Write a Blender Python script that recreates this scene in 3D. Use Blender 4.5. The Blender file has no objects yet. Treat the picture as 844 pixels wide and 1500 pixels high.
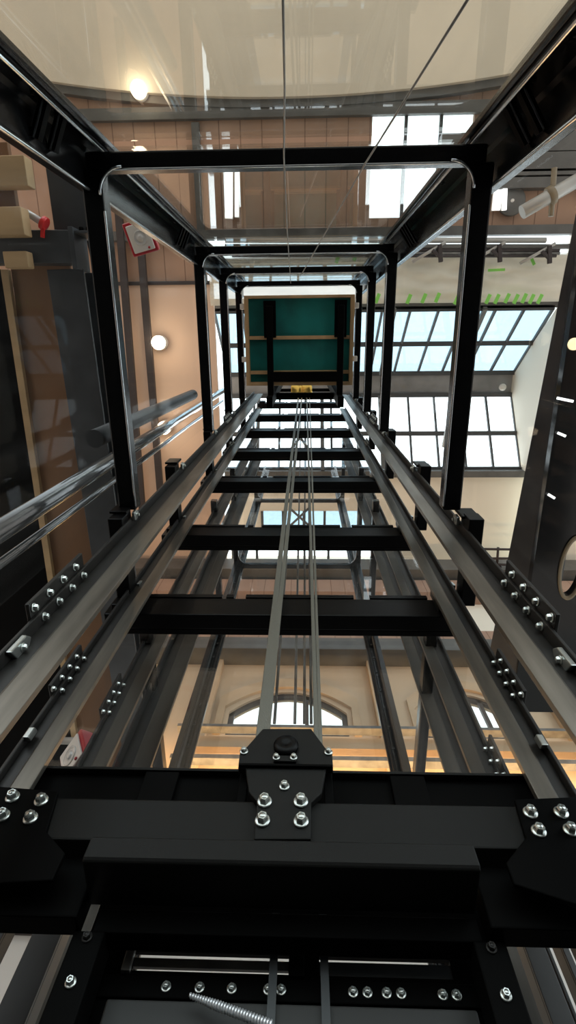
import bpy, bmesh, math, random
from mathutils import Vector, Matrix
random.seed(7)
sc = bpy.context.scene
C = sc.collection

# ------------------------------------------------------------------ camera
F, PPX, PPY, W, H = 768.0, 422.0, 750.0, 844.0, 1500.0
zc = Vector((446.5-PPX, 497-PPY, F)).normalized()
yc = Vector((22, 2335, F)); yc = (yc-zc*yc.dot(zc)).normalized()
xc = yc.cross(zc)
R3 = Matrix((xc, yc, zc))                      # world = R3 @ (right, down, forward)
cam = bpy.data.cameras.new('camera'); camo = bpy.data.objects.new('camera', cam); C.objects.link(camo)
c0, c1, c2 = R3.col[0], R3.col[1], R3.col[2]
camo.matrix_world = Matrix(((c0[0], -c1[0], -c2[0], 0), (c0[1], -c1[1], -c2[1], 0), (c0[2], -c1[2], -c2[2], 0), (0, 0, 0, 1)))
cam.sensor_fit = 'AUTO'; cam.sensor_width = 36; cam.lens = 36*F/H
cam.clip_start = .02; cam.clip_end = 200
sc.camera = camo
def at(u, v, ax, val):
    """point of the plane ax = val that was measured at pixel u, v of the photograph"""
    d = R3 @ Vector((u-PPX, v-PPY, F))
    return d*(val/d['xyz'.index(ax)])

# ------------------------------------------------------------------ materials
def mat(name, col, rough=.5, metal=0, spec=.5, noise=0, nscale=6, bump=0, bscale=80, emit=None, coat=0, stretch=(1, 1, 1), col2=None):
    m = bpy.data.materials.new(name); m.use_nodes = True
    nt = m.node_tree; b = nt.nodes['Principled BSDF']
    b.inputs['Base Color'].default_value = (*col, 1); b.inputs['Roughness'].default_value = rough
    b.inputs['Metallic'].default_value = metal; b.inputs['Specular IOR Level'].default_value = spec
    b.inputs['Coat Weight'].default_value = coat
    if emit: b.inputs['Emission Color'].default_value = (*emit[:3], 1); b.inputs['Emission Strength'].default_value = emit[3]
    if noise or bump:
        tc = nt.nodes.new('ShaderNodeTexCoord'); mp = nt.nodes.new('ShaderNodeMapping'); mp.inputs['Scale'].default_value = stretch
        nt.links.new(tc.outputs['Object'], mp.inputs[0])
    if noise:
        n = nt.nodes.new('ShaderNodeTexNoise'); n.inputs['Scale'].default_value = nscale; n.inputs['Detail'].default_value = 5
        nt.links.new(mp.outputs[0], n.inputs['Vector'])
        mx = nt.nodes.new('ShaderNodeMix'); mx.data_type = 'RGBA'
        d = col2 or tuple(c*(1-noise) for c in col); e = tuple(min(1, c*(1+noise)) for c in col)
        mx.inputs['A'].default_value = (*d, 1); mx.inputs['B'].default_value = (*e, 1)
        cr = nt.nodes.new('ShaderNodeMapRange'); cr.inputs[1].default_value = .3; cr.inputs[2].default_value = .7
        nt.links.new(n.outputs['Fac'], cr.inputs[0]); nt.links.new(cr.outputs[0], mx.inputs['Factor'])
        nt.links.new(mx.outputs['Result'], b.inputs['Base Color'])
    if bump:
        n2 = nt.nodes.new('ShaderNodeTexNoise'); n2.inputs['Scale'].default_value = bscale
        nt.links.new(mp.outputs[0], n2.inputs['Vector'])
        bp = nt.nodes.new('ShaderNodeBump'); bp.inputs['Strength'].default_value = bump; bp.inputs['Distance'].default_value = .004
        nt.links.new(n2.outputs['Fac'], bp.inputs['Height']); nt.links.new(bp.outputs[0], b.inputs['Normal'])
    return m

def striped(name, c1, c2, axis, pitch, gap, rough=.7):
    """boards: joints every pitch metres along an axis"""
    m = mat(name, c1, rough, noise=.08, nscale=1.5); nt = m.node_tree; b = nt.nodes['Principled BSDF']
    src = b.inputs['Base Color'].links[0].from_socket
    tc = nt.nodes.new('ShaderNodeTexCoord'); sp = nt.nodes.new('ShaderNodeSeparateXYZ'); nt.links.new(tc.outputs['Object'], sp.inputs[0])
    md = nt.nodes.new('ShaderNodeMath'); md.operation = 'PINGPONG'; md.inputs[1].default_value = pitch/2
    nt.links.new(sp.outputs['XYZ'.index(axis)], md.inputs[0])
    lt = nt.nodes.new('ShaderNodeMath'); lt.operation = 'LESS_THAN'; lt.inputs[1].default_value = gap/2; nt.links.new(md.outputs[0], lt.inputs[0])
    mx = nt.nodes.new('ShaderNodeMix'); mx.data_type = 'RGBA'
    nt.links.new(lt.outputs[0], mx.inputs['Factor']); nt.links.new(src, mx.inputs['A']); mx.inputs['B'].default_value = (*c2, 1)
    nt.links.new(mx.outputs['Result'], b.inputs['Base Color'])
    return m

def glassmat(name, tint=(1, 1, 1), r0=.04, r1=.8, haze=.03, rough=.0, hazecol=(.8, .8, .78)):
    m = bpy.data.materials.new(name); m.use_nodes = True; nt = m.node_tree
    for n in list(nt.nodes): nt.nodes.remove(n)
    N = nt.nodes.new; L = nt.links.new
    out = N('ShaderNodeOutputMaterial'); tr = N('ShaderNodeBsdfTransparent'); gl = N('ShaderNodeBsdfGlossy'); df = N('ShaderNodeBsdfDiffuse')
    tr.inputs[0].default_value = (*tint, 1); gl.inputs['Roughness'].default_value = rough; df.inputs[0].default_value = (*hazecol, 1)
    lw = N('ShaderNodeLayerWeight'); lw.inputs['Blend'].default_value = .5
    pw = N('ShaderNodeMath'); pw.operation = 'POWER'; pw.inputs[1].default_value = 5; L(lw.outputs['Facing'], pw.inputs[0])
    mr = N('ShaderNodeMath'); mr.operation = 'MULTIPLY_ADD'; mr.inputs[1].default_value = r1; mr.inputs[2].default_value = r0; L(pw.outputs[0], mr.inputs[0])
    m1 = N('ShaderNodeMixShader'); L(mr.outputs[0], m1.inputs[0]); L(tr.outputs[0], m1.inputs[1]); L(gl.outputs[0], m1.inputs[2])
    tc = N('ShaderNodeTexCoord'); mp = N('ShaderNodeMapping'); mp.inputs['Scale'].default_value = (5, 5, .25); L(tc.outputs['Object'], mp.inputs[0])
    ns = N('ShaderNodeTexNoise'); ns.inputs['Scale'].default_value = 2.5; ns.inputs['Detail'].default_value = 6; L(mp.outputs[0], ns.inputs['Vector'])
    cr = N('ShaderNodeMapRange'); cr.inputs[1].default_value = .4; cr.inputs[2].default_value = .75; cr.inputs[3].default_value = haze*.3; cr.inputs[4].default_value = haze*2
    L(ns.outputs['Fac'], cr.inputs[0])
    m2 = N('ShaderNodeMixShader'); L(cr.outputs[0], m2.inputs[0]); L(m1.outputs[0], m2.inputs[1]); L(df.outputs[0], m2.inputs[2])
    L(m2.outputs[0], out.inputs[0])
    return m

M = dict(
    alu=mat('black aluminium', (.004, .0042, .0048), .24, spec=.28, bump=.03, bscale=40),
    bead=mat('pale highlight bead', (.6, .64, .68), .2, .9),  # bluish highlights on the black edges put into a pale metal colour
    beam=mat('black beam paint', (.003, .003, .0034), .36, spec=.14),
    coat=mat('black powder coat', (.0065, .0065, .006), .5, spec=.22, bump=.25, bscale=900),
    deep=mat('deep black steel', (.0018, .0018, .0018), .6, spec=.05),
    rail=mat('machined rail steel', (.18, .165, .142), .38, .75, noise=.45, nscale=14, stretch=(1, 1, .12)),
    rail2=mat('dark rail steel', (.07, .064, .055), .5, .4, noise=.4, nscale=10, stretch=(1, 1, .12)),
    railflange=mat('rail flange steel', (.016, .015, .014), .45, .0, spec=.4, noise=.3, nscale=10),
    zinc=mat('zinc plated bolt', (.62, .66, .64), .28, .9, noise=.15, nscale=60),
    clip=mat('galvanised clip', (.5, .53, .52), .3, .9),
    belt=mat('grey rope', (.2, .2, .175), .42, .6, bump=.5, bscale=400, stretch=(1, 1, .3)),
    wire=mat('thin wire', (.30, .29, .27), .5, .2),
    teal=mat('teal plywood', (.0, .15, .14), .75, noise=.35, nscale=3),
    pine=mat('pine', (.50, .33, .17), .65, noise=.18, nscale=5, stretch=(1, .15, 1)),
    ply=mat('brown plywood', (.16, .08, .035), .7, noise=.25, nscale=2.2, stretch=(1, .4, 1)),
    timber=mat('raw timber', (.42, .29, .15), .7, noise=.2, nscale=6, stretch=(.2, 1, 1)),
    grey=mat('painted grey steel', (.045, .05, .055), .4, spec=.4, noise=.3, nscale=4),
    tube=mat('dull steel tube', (.14, .14, .135), .4, .5, noise=.3, nscale=8),
    gtube=mat('pale scaffold tube', (.42, .42, .40), .45, .4),
    wrapped=mat('film wrapped steel', (.09, .095, .1), .14, .35, coat=.8, bump=.6, bscale=14, stretch=(1, 1, .2)),
    cream=mat('cream plaster', (.68, .49, .37), .85, noise=.04, nscale=.8),
    soffit=mat('pale soffit', (.74, .67, .55), .85, noise=.06, nscale=.8),
    pale=mat('pale cream wall', (.84, .79, .68), .85, noise=.05, nscale=.8),
    boards=striped('brown boards', (.37, .235, .162), (.2, .12, .08), 'X', .42, .022),
    boards2=striped('reddish boards', (.40, .25, .18), (.25, .15, .1), 'X', .3, .02),
    trimgrey=mat('grey steel trim', (.10, .10, .095), .5, noise=.2, nscale=3),
    ridge=mat('grey ridge cladding', (.24, .245, .25), .5, noise=.25, nscale=2),
    dark=mat('dark brown steel', (.03, .022, .022), .55),
    frame=mat('grey glazing bar', (.05, .055, .06), .5),
    red=mat('signal red plastic', (.42, .018, .03), .35),
    redlit=mat('bright red plastic', (.75, .03, .03), .35),
    white=mat('white plastic', (.72, .70, .66), .4),
    lens=mat('lens plastic', (.6, .6, .58), .15, coat=.6),
    gold=mat('brass sheave', (.62, .42, .10), .3, .9),
    clad=mat('black gloss cladding', (.006, .006, .0065), .12, spec=.28, coat=.0, bump=.05, bscale=2),
    fascia=mat('grey gloss fascia', (.03, .032, .035), .3, spec=.3, noise=.4, nscale=2),
    tan=mat('tan ring', (.2, .16, .1), .4),
    orange=mat('warm plaster', (.55, .43, .30), .85, noise=.06, nscale=1.2),
    orange2=mat('warm stone', (.50, .38, .25), .8, noise=.1, nscale=2),
    lowwall=mat('light grey plaster', (.62, .62, .60), .85),
    green=mat('green tape', (.22, .62, .10), .6),
    lamp=mat('lamp globe', (1, 1, 1), .4, emit=(1, .86, .62, 7)),
    strip=mat('lit diffuser', (1, 1, 1), .4, emit=(.95, 1, 1, 1.4)),
    paleslot=mat('pale metal edge', (.62, .58, .46), .35, .3),
    hose=mat('silver coiled sleeve', (.85, .87, .9), .3, .6),
    concrete=mat('dark concrete', (.05, .05, .05), .9, noise=.2),
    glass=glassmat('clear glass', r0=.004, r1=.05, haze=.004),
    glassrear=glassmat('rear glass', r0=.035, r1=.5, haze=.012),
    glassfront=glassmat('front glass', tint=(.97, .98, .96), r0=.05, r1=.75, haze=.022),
    film=glassmat('polythene sheet', tint=(.9, .9, .86), r0=.06, r1=.4, haze=.42, rough=.15, hazecol=(.72, .70, .60)),
    sky1=glassmat('blue tinted glazing', tint=(.60, .69, .74), r0=.04, r1=.4, haze=.02, hazecol=(.75, .85, .9)),
    sky2=glassmat('milky glazing', tint=(1, 1, 1), r0=.03, r1=.3, haze=.0),
)
def filmmat():
    m = mat('translucent polythene', (.74, .72, .62), .22, spec=.6, noise=.12, nscale=1.2, bump=.9, bscale=2.2, stretch=(.5, 1.6, 1))
    b = m.node_tree.nodes['Principled BSDF']; b.inputs['Alpha'].default_value = .8; b.inputs['Emission Strength'].default_value = 0
    return m
M['film'] = filmmat()
M['winglass'] = glassmat('window glass', tint=(.8, .82, .8), r0=.04, r1=.5, haze=.02)

# ------------------------------------------------------------------ mesh building
class MB:
    def __init__(s): s.v = []; s.f = []; s.sm = []
    def add(s, vs, fs, smooth=False):
        k = len(s.v); s.v += [Vector(p) for p in vs]; s.f += [tuple(i+k for i in f) for f in fs]; s.sm += [smooth]*len(fs); return s
    def box(s, x0, x1, y0, y1, z0, z1):
        x0, x1 = sorted((x0, x1)); y0, y1 = sorted((y0, y1)); z0, z1 = sorted((z0, z1))
        return s.add([(x0, y0, z0), (x1, y0, z0), (x1, y1, z0), (x0, y1, z0), (x0, y0, z1), (x1, y0, z1), (x1, y1, z1), (x0, y1, z1)],
                     [(0, 3, 2, 1), (4, 5, 6, 7), (0, 1, 5, 4), (1, 2, 6, 5), (2, 3, 7, 6), (3, 0, 4, 7)])
    def bar(s, p, q, w, h, up=(0, 0, 1)):
        p, q = Vector(p), Vector(q); d = (q-p).normalized(); a = d.cross(Vector(up))
        if a.length < 1e-4: a = d.cross(Vector((0, 1, 0)))
        a.normalize(); b = a.cross(d); a *= w/2; b *= h/2
        return s.add([p-a-b, p+a-b, p+a+b, p-a+b, q-a-b, q+a-b, q+a+b, q-a+b],
                     [(0, 3, 2, 1), (4, 5, 6, 7), (0, 1, 5, 4), (1, 2, 6, 5), (2, 3, 7, 6), (3, 0, 4, 7)])
    def prism(s, poly, axis, a, b):
        """polygon extruded along an axis; poly is in the other two axes, in xyz order"""
        def P(c, t): c = list(c); c.insert('xyz'.index(axis), t); return c
        n = len(poly)
        return s.add([P(c, a) for c in poly]+[P(c, b) for c in poly],
                     [tuple(range(n))[::-1], tuple(range(n, 2*n))]+[(i, (i+1) % n, n+(i+1) % n, n+i) for i in range(n)])
    def tube(s, path, r, n=10, caps=True):
        path = [Vector(p) for p in path]; vs = []; fs = []
        t0 = (path[1]-path[0]).normalized(); a = t0.orthogonal().normalized()
        for i, p in enumerate(path):
            t = (path[min(i+1, len(path)-1)]-path[max(i-1, 0)]).normalized()
            a = (a-t*a.dot(t)).normalized(); b = t.cross(a)
            rr = r[i] if isinstance(r, (list, tuple)) else r
            vs += [p+(a*math.cos(2*math.pi*k/n)+b*math.sin(2*math.pi*k/n))*rr for k in range(n)]
        for i in range(len(path)-1):
            for k in range(n):
                fs.append((i*n+k, i*n+(k+1) % n, (i+1)*n+(k+1) % n, (i+1)*n+k))
        s.add(vs, fs, True)
        if caps:
            k0 = len(s.v)-len(vs)
            s.f += [tuple(k0+i for i in range(n))[::-1], tuple(k0+len(vs)-n+i for i in range(n))]; s.sm += [False, False]
        return s
    def lathe(s, c, ax, prof, n=20):
        """prof: (radius, distance along ax)"""
        c = Vector(c); ax = Vector(ax).normalized(); a = ax.orthogonal().normalized(); b = ax.cross(a); vs = []; fs = []
        for r, t in prof: vs += [c+ax*t+(a*math.cos(2*math.pi*k/n)+b*math.sin(2*math.pi*k/n))*r for k in range(n)]
        for i in range(len(prof)-1):
            for k in range(n): fs.append((i*n+k, i*n+(k+1) % n, (i+1)*n+(k+1) % n, (i+1)*n+k))
        fs += [tuple(range(n))[::-1], tuple((len(prof)-1)*n+k for k in range(n))]
        return s.add(vs, fs, n > 8)
    def hexbolt(s, c, ax, r=.014, h=.012):
        c = Vector(c); ax = Vector(ax).normalized(); r *= .86; h *= .8
        s.lathe(c, ax, [(r*1.35, 0), (r*1.35, h*.25), (r*1.2, h*.35)], 20)          # washer
        s.lathe(c+ax*h*.35, ax, [(r, 0), (r, h*.75), (r*.82, h)], 6)                # hexagon head
        return s.lathe(c+ax*(h*1.3), ax, [(r*.62, 0), (r*.55, h*.12)], 10)
def obj(name, mb, m, parent=None, bevel=0, smooth=False):
    if smooth: mb.sm = [True]*len(mb.f)
    me = bpy.data.meshes.new(name)
    off = Vector((0, 0, 0)); p = parent
    while p is not None: off += p.location; p = p.parent
    me.from_pydata([tuple(v-off) for v in mb.v], [], mb.f)
    me.validate(); bm = bmesh.new(); bm.from_mesh(me); bmesh.ops.recalc_face_normals(bm, faces=bm.faces); bm.to_mesh(me); bm.free()
    if len(me.polygons) == len(mb.sm):
        me.polygons.foreach_set('use_smooth', mb.sm)
    me.materials.append(M[m] if isinstance(m, str) else m)
    o = bpy.data.objects.new(name, me); C.objects.link(o); o.parent = parent
    if bevel:
        b = o.modifiers.new('bevel', 'BEVEL'); b.width = bevel; b.segments = 2; b.limit_method = 'ANGLE'; b.angle_limit = .9
    return o
def tag(o, label, cat, group=None):
    o['label'] = label; o['category'] = cat
    if group: o['group'] = group
    return o
def thing(name, label, cat, loc, group=None):
    o = bpy.data.objects.new(name, None); C.objects.link(o); o.location = Vector(loc); o.empty_display_size = .1
    return tag(o, label, cat, group)
def struct(name, mb, m, bevel=0, parent=None):
    o = obj(name, mb, m, parent, bevel)
    if parent is None: o['kind'] = 'structure'
    return o

# ------------------------------------------------------------------ dimensions of the shaft (metres, from the eye)
XL, XR = -.90, .77                 # side planes
YF = -.72                          # front plane
LV = [2.46, 3.53, 4.93, 6.30, 7.78, 9.38, 11.2]     # rail bracket and cross beam levels
RING = [2.50, 4.80, 6.15, 7.55]
ROW = ['lowest', 'second lowest', 'third lowest', 'fourth lowest', 'fifth lowest', 'sixth lowest', 'topmost']

# ------------------------------------------------------------------ shaft frame
def quarter(cx, cy, sx, sy, r):
    """filled inside corner at cx, cy that opens towards sx, sy with a round fillet"""
    pts = [(cx, cy)]
    for k in range(9):
        a = math.pi/2*k/8
        pts.append((cx+sx*(r-r*math.sin(a)), cy+sy*(r-r*math.cos(a))))
    return pts
fr = thing('lift_shaft_frame', 'black metal frame of the glazed lift shaft with corner posts and rounded ring beams', 'lift shaft frame', (XL, YF, -1.3))
def lpost(cx, cy, sx, sy, a, b, t=.035):
    lip = .012
    return [(cx, cy), (cx+sx*a, cy), (cx+sx*a, cy+sy*(t+lip)), (cx+sx*(a-.018), cy+sy*(t+lip)), (cx+sx*(a-.018), cy+sy*t), (cx+sx*t*1.4, cy+sy*t), (cx+sx*t, cy+sy*t*1.4),
            (cx+sx*t, cy+sy*(b-.018)), (cx+sx*(t+lip), cy+sy*(b-.018)), (cx+sx*(t+lip), cy+sy*b), (cx, cy+sy*b)]
for (cx, sx, a, b) in ((-.945, 1, .125, .19), (.815, -1, .155, .20)):
    cp = obj('corner_post', MB().prism(lpost(cx, -.79, sx, 1, a, b), 'z', -1.3, 8.4), 'alu', fr, .006)
    # stiffener plates that bridge the open side of the post
    for z in (2.03, 2.15, 4.1, 4.25):
        p_, q_ = (cx+sx*(a-.03), -.752), (cx+sx*.045, -.79+b-.045)
        st_ = obj('stiffener_plate', MB().bar((*p_, z), (*q_, z), .03, .03), 'deep', cp)
        obj('bright_edge', MB().bar((p_[0], p_[1], z-.016), (q_[0], q_[1], z-.016), .006, .004), 'bead', st_)
    # round caps of screws in pairs along the glazing edge
    s0 = None
    for z in (1.55, 1.72, 1.98, 2.15, 3.1, 3.5, 3.9, 4.3):
        for d in (.0, .024):
            if s0 is None: s0 = q_ = obj('screw', MB().lathe((cx+sx*(a-.05), -.752, z+d), (0, 1, 0), [(.007, 0), (.007, .003)], 8), 'deep', cp); zs0 = z
            else: q_ = s0.copy(); C.objects.link(q_); q_.location.z = z+d-zs0
    # slim bead that holds the glass, polished
    obj('glazing_bead', MB().prism([(cx+sx*(a+.002), -.785), (cx+sx*(a+.016), -.785), (cx+sx*(a+.016), -.76), (cx+sx*(a+.002), -.752)], 'z', -1.3, 8.4), 'alu', cp, .004)
    obj('edge_bead', MB().tube([(cx+sx*(a-.012), -.742, -1.3), (cx+sx*(a-.012), -.742, 8.4)], .006, 8), 'bead', cp)
    obj('edge_bead', MB().tube([(cx+sx*.05, -.79+b+.002, -1.3), (cx+sx*.05, -.79+b+.002, 8.4)], .006, 8), 'bead', cp)
for i, z in enumerate(RING):
    rb = obj('ring_beam', MB().box(XL, XR-.04, YF-.015, YF+.05, z-.04, z+.04), 'alu', fr, .008)
    obj('glazing_bead', MB().tube([(XL+.1, YF+.05, z-.036), (XR-.14, YF+.05, z-.036)], .005, 8), 'bead', rb, .004)
    for (x, s) in ((-.882, 1), (.719, -1)):
        sb = obj('side_beam', MB().box(x-.043, x+.043, YF+.05, .80, z-.045, z+.045), 'alu', fr, .008)
        obj('glazing_bead', MB().tube([(x+s*.043, YF+.2, z-.042), (x+s*.043, .78, z-.042)], .005, 8), 'bead', sb, .004)
        q = MB().prism(quarter(x+s*.035, YF+.045, s, 1, .10), 'z', z-.052, z-.03)
        cb = obj('corner_bracket', q, 'alu', fr, .003)
        arc = [(x+s*(.135-.1*math.sin(math.pi/2*k/8)), YF+.145-.1*math.cos(math.pi/2*k/8), z-.054) for k in range(9)]
        obj('highlight_rod', MB().tube(arc, .005, 8), 'bead', cb)  # pale rod added to draw the highlight round the corner

# the twin frame behind the rear glass
fr2 = thing('lift_shaft_frame', 'black frame of the neighbouring shaft seen through the rear glass behind the ropes', 'lift shaft frame', (XL, 2.75, 1.4))
for (cx, sx) in ((-.90, 1), (.70, -1)):
    cp = obj('corner_post', MB().prism(lpost(cx, 2.80, sx, -1, .10, .12), 'z', 1.4, 11.4), 'alu', fr2, .006)
    obj('glazing_bead', MB().prism([(cx+sx*.102, 2.795), (cx+sx*.12, 2.795), (cx+sx*.12, 2.77), (cx+sx*.102, 2.762)], 'z', 1.4, 11.4), 'alu', cp, .004)
    s0 = obj('screw', MB().lathe((cx+sx*.07, 2.752, 2.8), (0, -1, 0), [(.009, 0), (.009, .003)], 8), 'railflange', cp)
    for k in range(1, 14): q_ = s0.copy(); C.objects.link(q_); q_.location.z = .22*k
for z in RING[:3]+[9.0]:
    obj('ring_beam', MB().box(-.87, .67, 2.72, 2.78, z-.035, z+.035), 'alu', fr2, .006)
    for (x, s) in ((-.87, 1), (.68, -1)):
        obj('side_beam', MB().box(x-.03, x+.03, 1.46, 2.72, z-.035, z+.035), 'alu', fr2, .006)
        obj('corner_bracket', MB().prism(quarter(x+s*.03, 2.72, s, -1, .13), 'z', z-.03, z+.01), 'alu', fr2, .003)

# ------------------------------------------------------------------ cross beams behind the ropes
for i, z in enumerate(LV):
    t = thing('cross_beam', f'black steel cross beam spanning behind the ropes, {ROW[i]} of the seven', 'beam', (-.1, 1.29, z-.24), 'cross beams behind the ropes')
    obj('web', MB().box(-.97, .77, 1.25, 1.33, z-.24, z-.07), 'beam', t, .006)
    l = MB()
    for (a, b) in ((-.93, -.42), (-.40, -.36), (-.30, .25), (.33, .62)):
        l = MB().box(a, b, 1.245, 1.255, z-.068, z-.035); obj('top_lip', l, 'beam', t, .002)
    obj('bottom_flange', MB().box(-.93, .73, 1.33, 1.36, z-.24, z-.225), 'beam', t, .003)
    for x in (-.88, .70):
        e = obj('end_plate', MB().box(x-.06, x+.06, 1.215, 1.249, z-.21, z-.03), 'beam', t, .004)
        obj('bolt', MB().hexbolt((x, 1.215, z-.08), (0, -1, 0), .012, .01), 'railflange', e)

# ------------------------------------------------------------------ guide rails
def rail(label, xf, s, y, head, flange_w, z0, z1, groups, joint=None, head_t=.02, grp=None, hm='rail'):
    """T section: flange across y at xf, head reaching towards the shaft by head metres"""
    t = thing('guide_rail', label, 'guide rail', (xf, y, z0), grp)
    fl = MB().box(xf-.006, xf+.006, y-flange_w/2, y+flange_w/2, z0, z1)
    obj('flange', fl, 'railflange', t, .003)
    obj('web', MB().box(xf+s*.006, xf+s*head*.45, y-.007, y+.007, z0, z1), 'railflange', t, .002)
    obj('head', MB().prism([(xf+s*head*.42, y-head_t/2), (xf+s*head*.48, y-head_t/2-.002), (xf+s*head, y-head_t/2), (xf+s*head, y+head_t/2), (xf+s*head*.42, y+head_t/2)], 'z', z0, z1), hm, t, .002)
    for zj in groups:
        L = .42 if flange_w > .08 else .26
        fp = obj('fishplate', MB().box(xf-s*.006, xf-s*.02, y-flange_w*.5-(.05 if flange_w > .08 else .032), y+flange_w/2+.004, zj-L/2, zj+L/2), 'railflange', t, .003)
        for k in range(4):
            for dy in (-.028, -.077) if flange_w > .08 else (-.018, -.047):
                zz = zj-L/2+L*(k+.5)/4
                obj('bolt', MB().hexbolt((xf+s*(.006 if dy > -flange_w/2 else -.006), y+dy, zz-(.03 if dy < -flange_w/2 else 0)), (s, 0, 0), .013 if flange_w > .08 else .009, .016 if flange_w > .08 else .012), 'zinc', fp)
    return t
rail('dark steel car guide rail on the left side with wide flange', -.862, 1, .885, .15, .10, -1.2, 9.1, [1.66, 5.9])
rail('dark steel car guide rail on the right side with wide flange', .765, -1, .907, .125, .10, -1.2, 9.1, [1.66, 5.9])
rail('slim counterweight guide rail on the left, inside the left car rail', -.875, 1, 1.2, .105, .06, -1.2, 9.6, [1.65, 6.2])
rail('slim counterweight guide rail on the right, inside the right car rail', .735, -1, 1.2, .10, .06, -1.2, 9.6, [1.65, 6.2])
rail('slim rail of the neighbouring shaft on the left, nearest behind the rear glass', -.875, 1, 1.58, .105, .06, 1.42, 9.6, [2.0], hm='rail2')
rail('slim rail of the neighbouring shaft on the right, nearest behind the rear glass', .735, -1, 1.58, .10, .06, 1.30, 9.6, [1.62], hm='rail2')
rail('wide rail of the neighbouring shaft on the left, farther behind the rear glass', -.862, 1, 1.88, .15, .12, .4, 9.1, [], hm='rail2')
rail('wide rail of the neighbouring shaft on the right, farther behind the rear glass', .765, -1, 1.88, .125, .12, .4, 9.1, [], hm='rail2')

# rail brackets: arm from the side beam past both rails to the cross beam, plate and clips
def bracket(i, side):
    x, s = ((-.90, 1) if side == 'left' else (.80, -1)); z = LV[i]; y = .885 if s > 0 else .907
    t = thing('rail_bracket', f'black rail bracket with silver clips behind the {side} car rail, {ROW[i]} of that side', 'bracket', (x, y, z), f'rail brackets on the {side}')
    obj('arm', MB().box(x-.035, x+.035, .80, 1.25, z-.14, z-.04), 'beam', t, .005)
    obj('plate', MB().box(x-.05, x+.035, y-.10, y-.085, z-.07, z+.06), 'beam', t, .004)
    obj('plate', MB().box(x-s*.002, x+s*.016, y-.085, y+.1, z-.07, z+.05), 'beam', t, .003)
    for dy in (-.06, .06):
        c = obj('clip', MB().prism([(y+dy-.02, z-.03), (y+dy+.02, z-.03), (y+dy+.026, z+.0), (y+dy+.012, z+.035), (y+dy-.012, z+.035), (y+dy-.024, z+.01)], 'x', x+s*.046, x+s*.062), 'clip', t, .004)
        obj('bolt', MB().hexbolt((x+s*.062, y+dy, z), (s, 0, 0), .011, .012), 'zinc', c)
    c = obj('clip', MB().prism([(1.2-.02, z-.05), (1.2+.02, z-.05), (1.2+.02, z-.01), (1.2-.012, z+.005)], 'x', x+s*.04, x+s*.055), 'clip', t, .003)
for i in range(5):
    bracket(i, 'left'); bracket(i, 'right')
# loose clips low on the rails
for side, x, s, y in (('left', -.862, 1, .905), ('right', .765, -1, .93)):
    t = thing('rail_clip', f'large galvanised clip on the {side} car rail just below the row of joint bolts', 'clip', (x+s*.006, y-.03, 1.33))
    obj('shoe', MB().prism([(y-.065, 1.27), (y-.02, 1.30), (y-.012, 1.36), (y-.045, 1.385), (y-.065, 1.36)], 'x', x+s*.007, x+s*.025), 'clip', t, .004)
    obj('bolt', MB().hexbolt((x+s*.025, y-.042, 1.33), (s, 0, 0), .012, .012), 'zinc', t)
    t = thing('rail_clip', f'small galvanised clip low on the {side} slim counterweight rail above the counterweight', 'clip', (x+s*.02, 1.17, 1.32))
    xx = -.869 if s > 0 else .729
    obj('shoe', MB().prism([(1.155, 1.29), (1.18, 1.30), (1.18, 1.345), (1.155, 1.335)], 'x', xx, xx+s*.02), 'clip', t, .003)

for (a, b, lab) in ((-.95, -.842, 'wider dark steel angle at the far left behind the counterweight'), (-.762, -.68, 'dark steel angle right of the white gap at the lower left'),
                    (.75, .87, 'wider dark steel angle at the far right behind the counterweight'), (.60, .655, 'dark steel angle left of the white gaps at the lower right'), (.70, .718, 'thin dark steel strip between the two white gaps at the lower right')):
    t = thing('steel_angle', lab, 'steel angle', (a, 1.58, -.5))
    obj('leg', MB().box(a, b, 1.575, 1.585, -.5, 1.28), 'railflange', t, .002)
    obj('leg', MB().box(b-.012 if a < 0 else a, b if a < 0 else a+.012, 1.586, 1.64, -.5, 1.28), 'railflange', t, .002)
# ------------------------------------------------------------------ counterweight
cw = thing('counterweight', 'black counterweight frame with bolted crosshead and rope hitch plate at the bottom of the shaft', 'counterweight', (-.05, 1.2, -.6))
tc_ = obj('top_channel', MB().box(-.80, .70, 1.235, 1.245, 1.09, 1.235), 'deep', cw, .003)
obj('top_lip', MB().box(-.80, .70, 1.212, 1.24, 1.228, 1.238), 'coat', tc_, .002)
for x in (-.42, .30): obj('stiffener', MB().box(x-.05, x+.05, 1.215, 1.24, 1.09, 1.226), 'deep', tc_, .003)
obj('crosshead', MB().box(-.74, .64, 1.15, 1.215, .945, 1.066), 'coat', cw, .005)
obj('lower_beam', MB().prism([(1.10, .912), (1.094, .905), (1.094, .858), (1.10, .85), (1.235, .85), (1.235, .912)], 'x', -.495, .385), 'coat', cw, .004)
obj('side_cheek', MB().box(-.86, -.50, 1.20, 1.26, .80, .94), 'deep', cw, .004)
obj('side_cheek', MB().box(.40, .76, 1.20, 1.26, .80, .94), 'deep', cw, .004)
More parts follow.
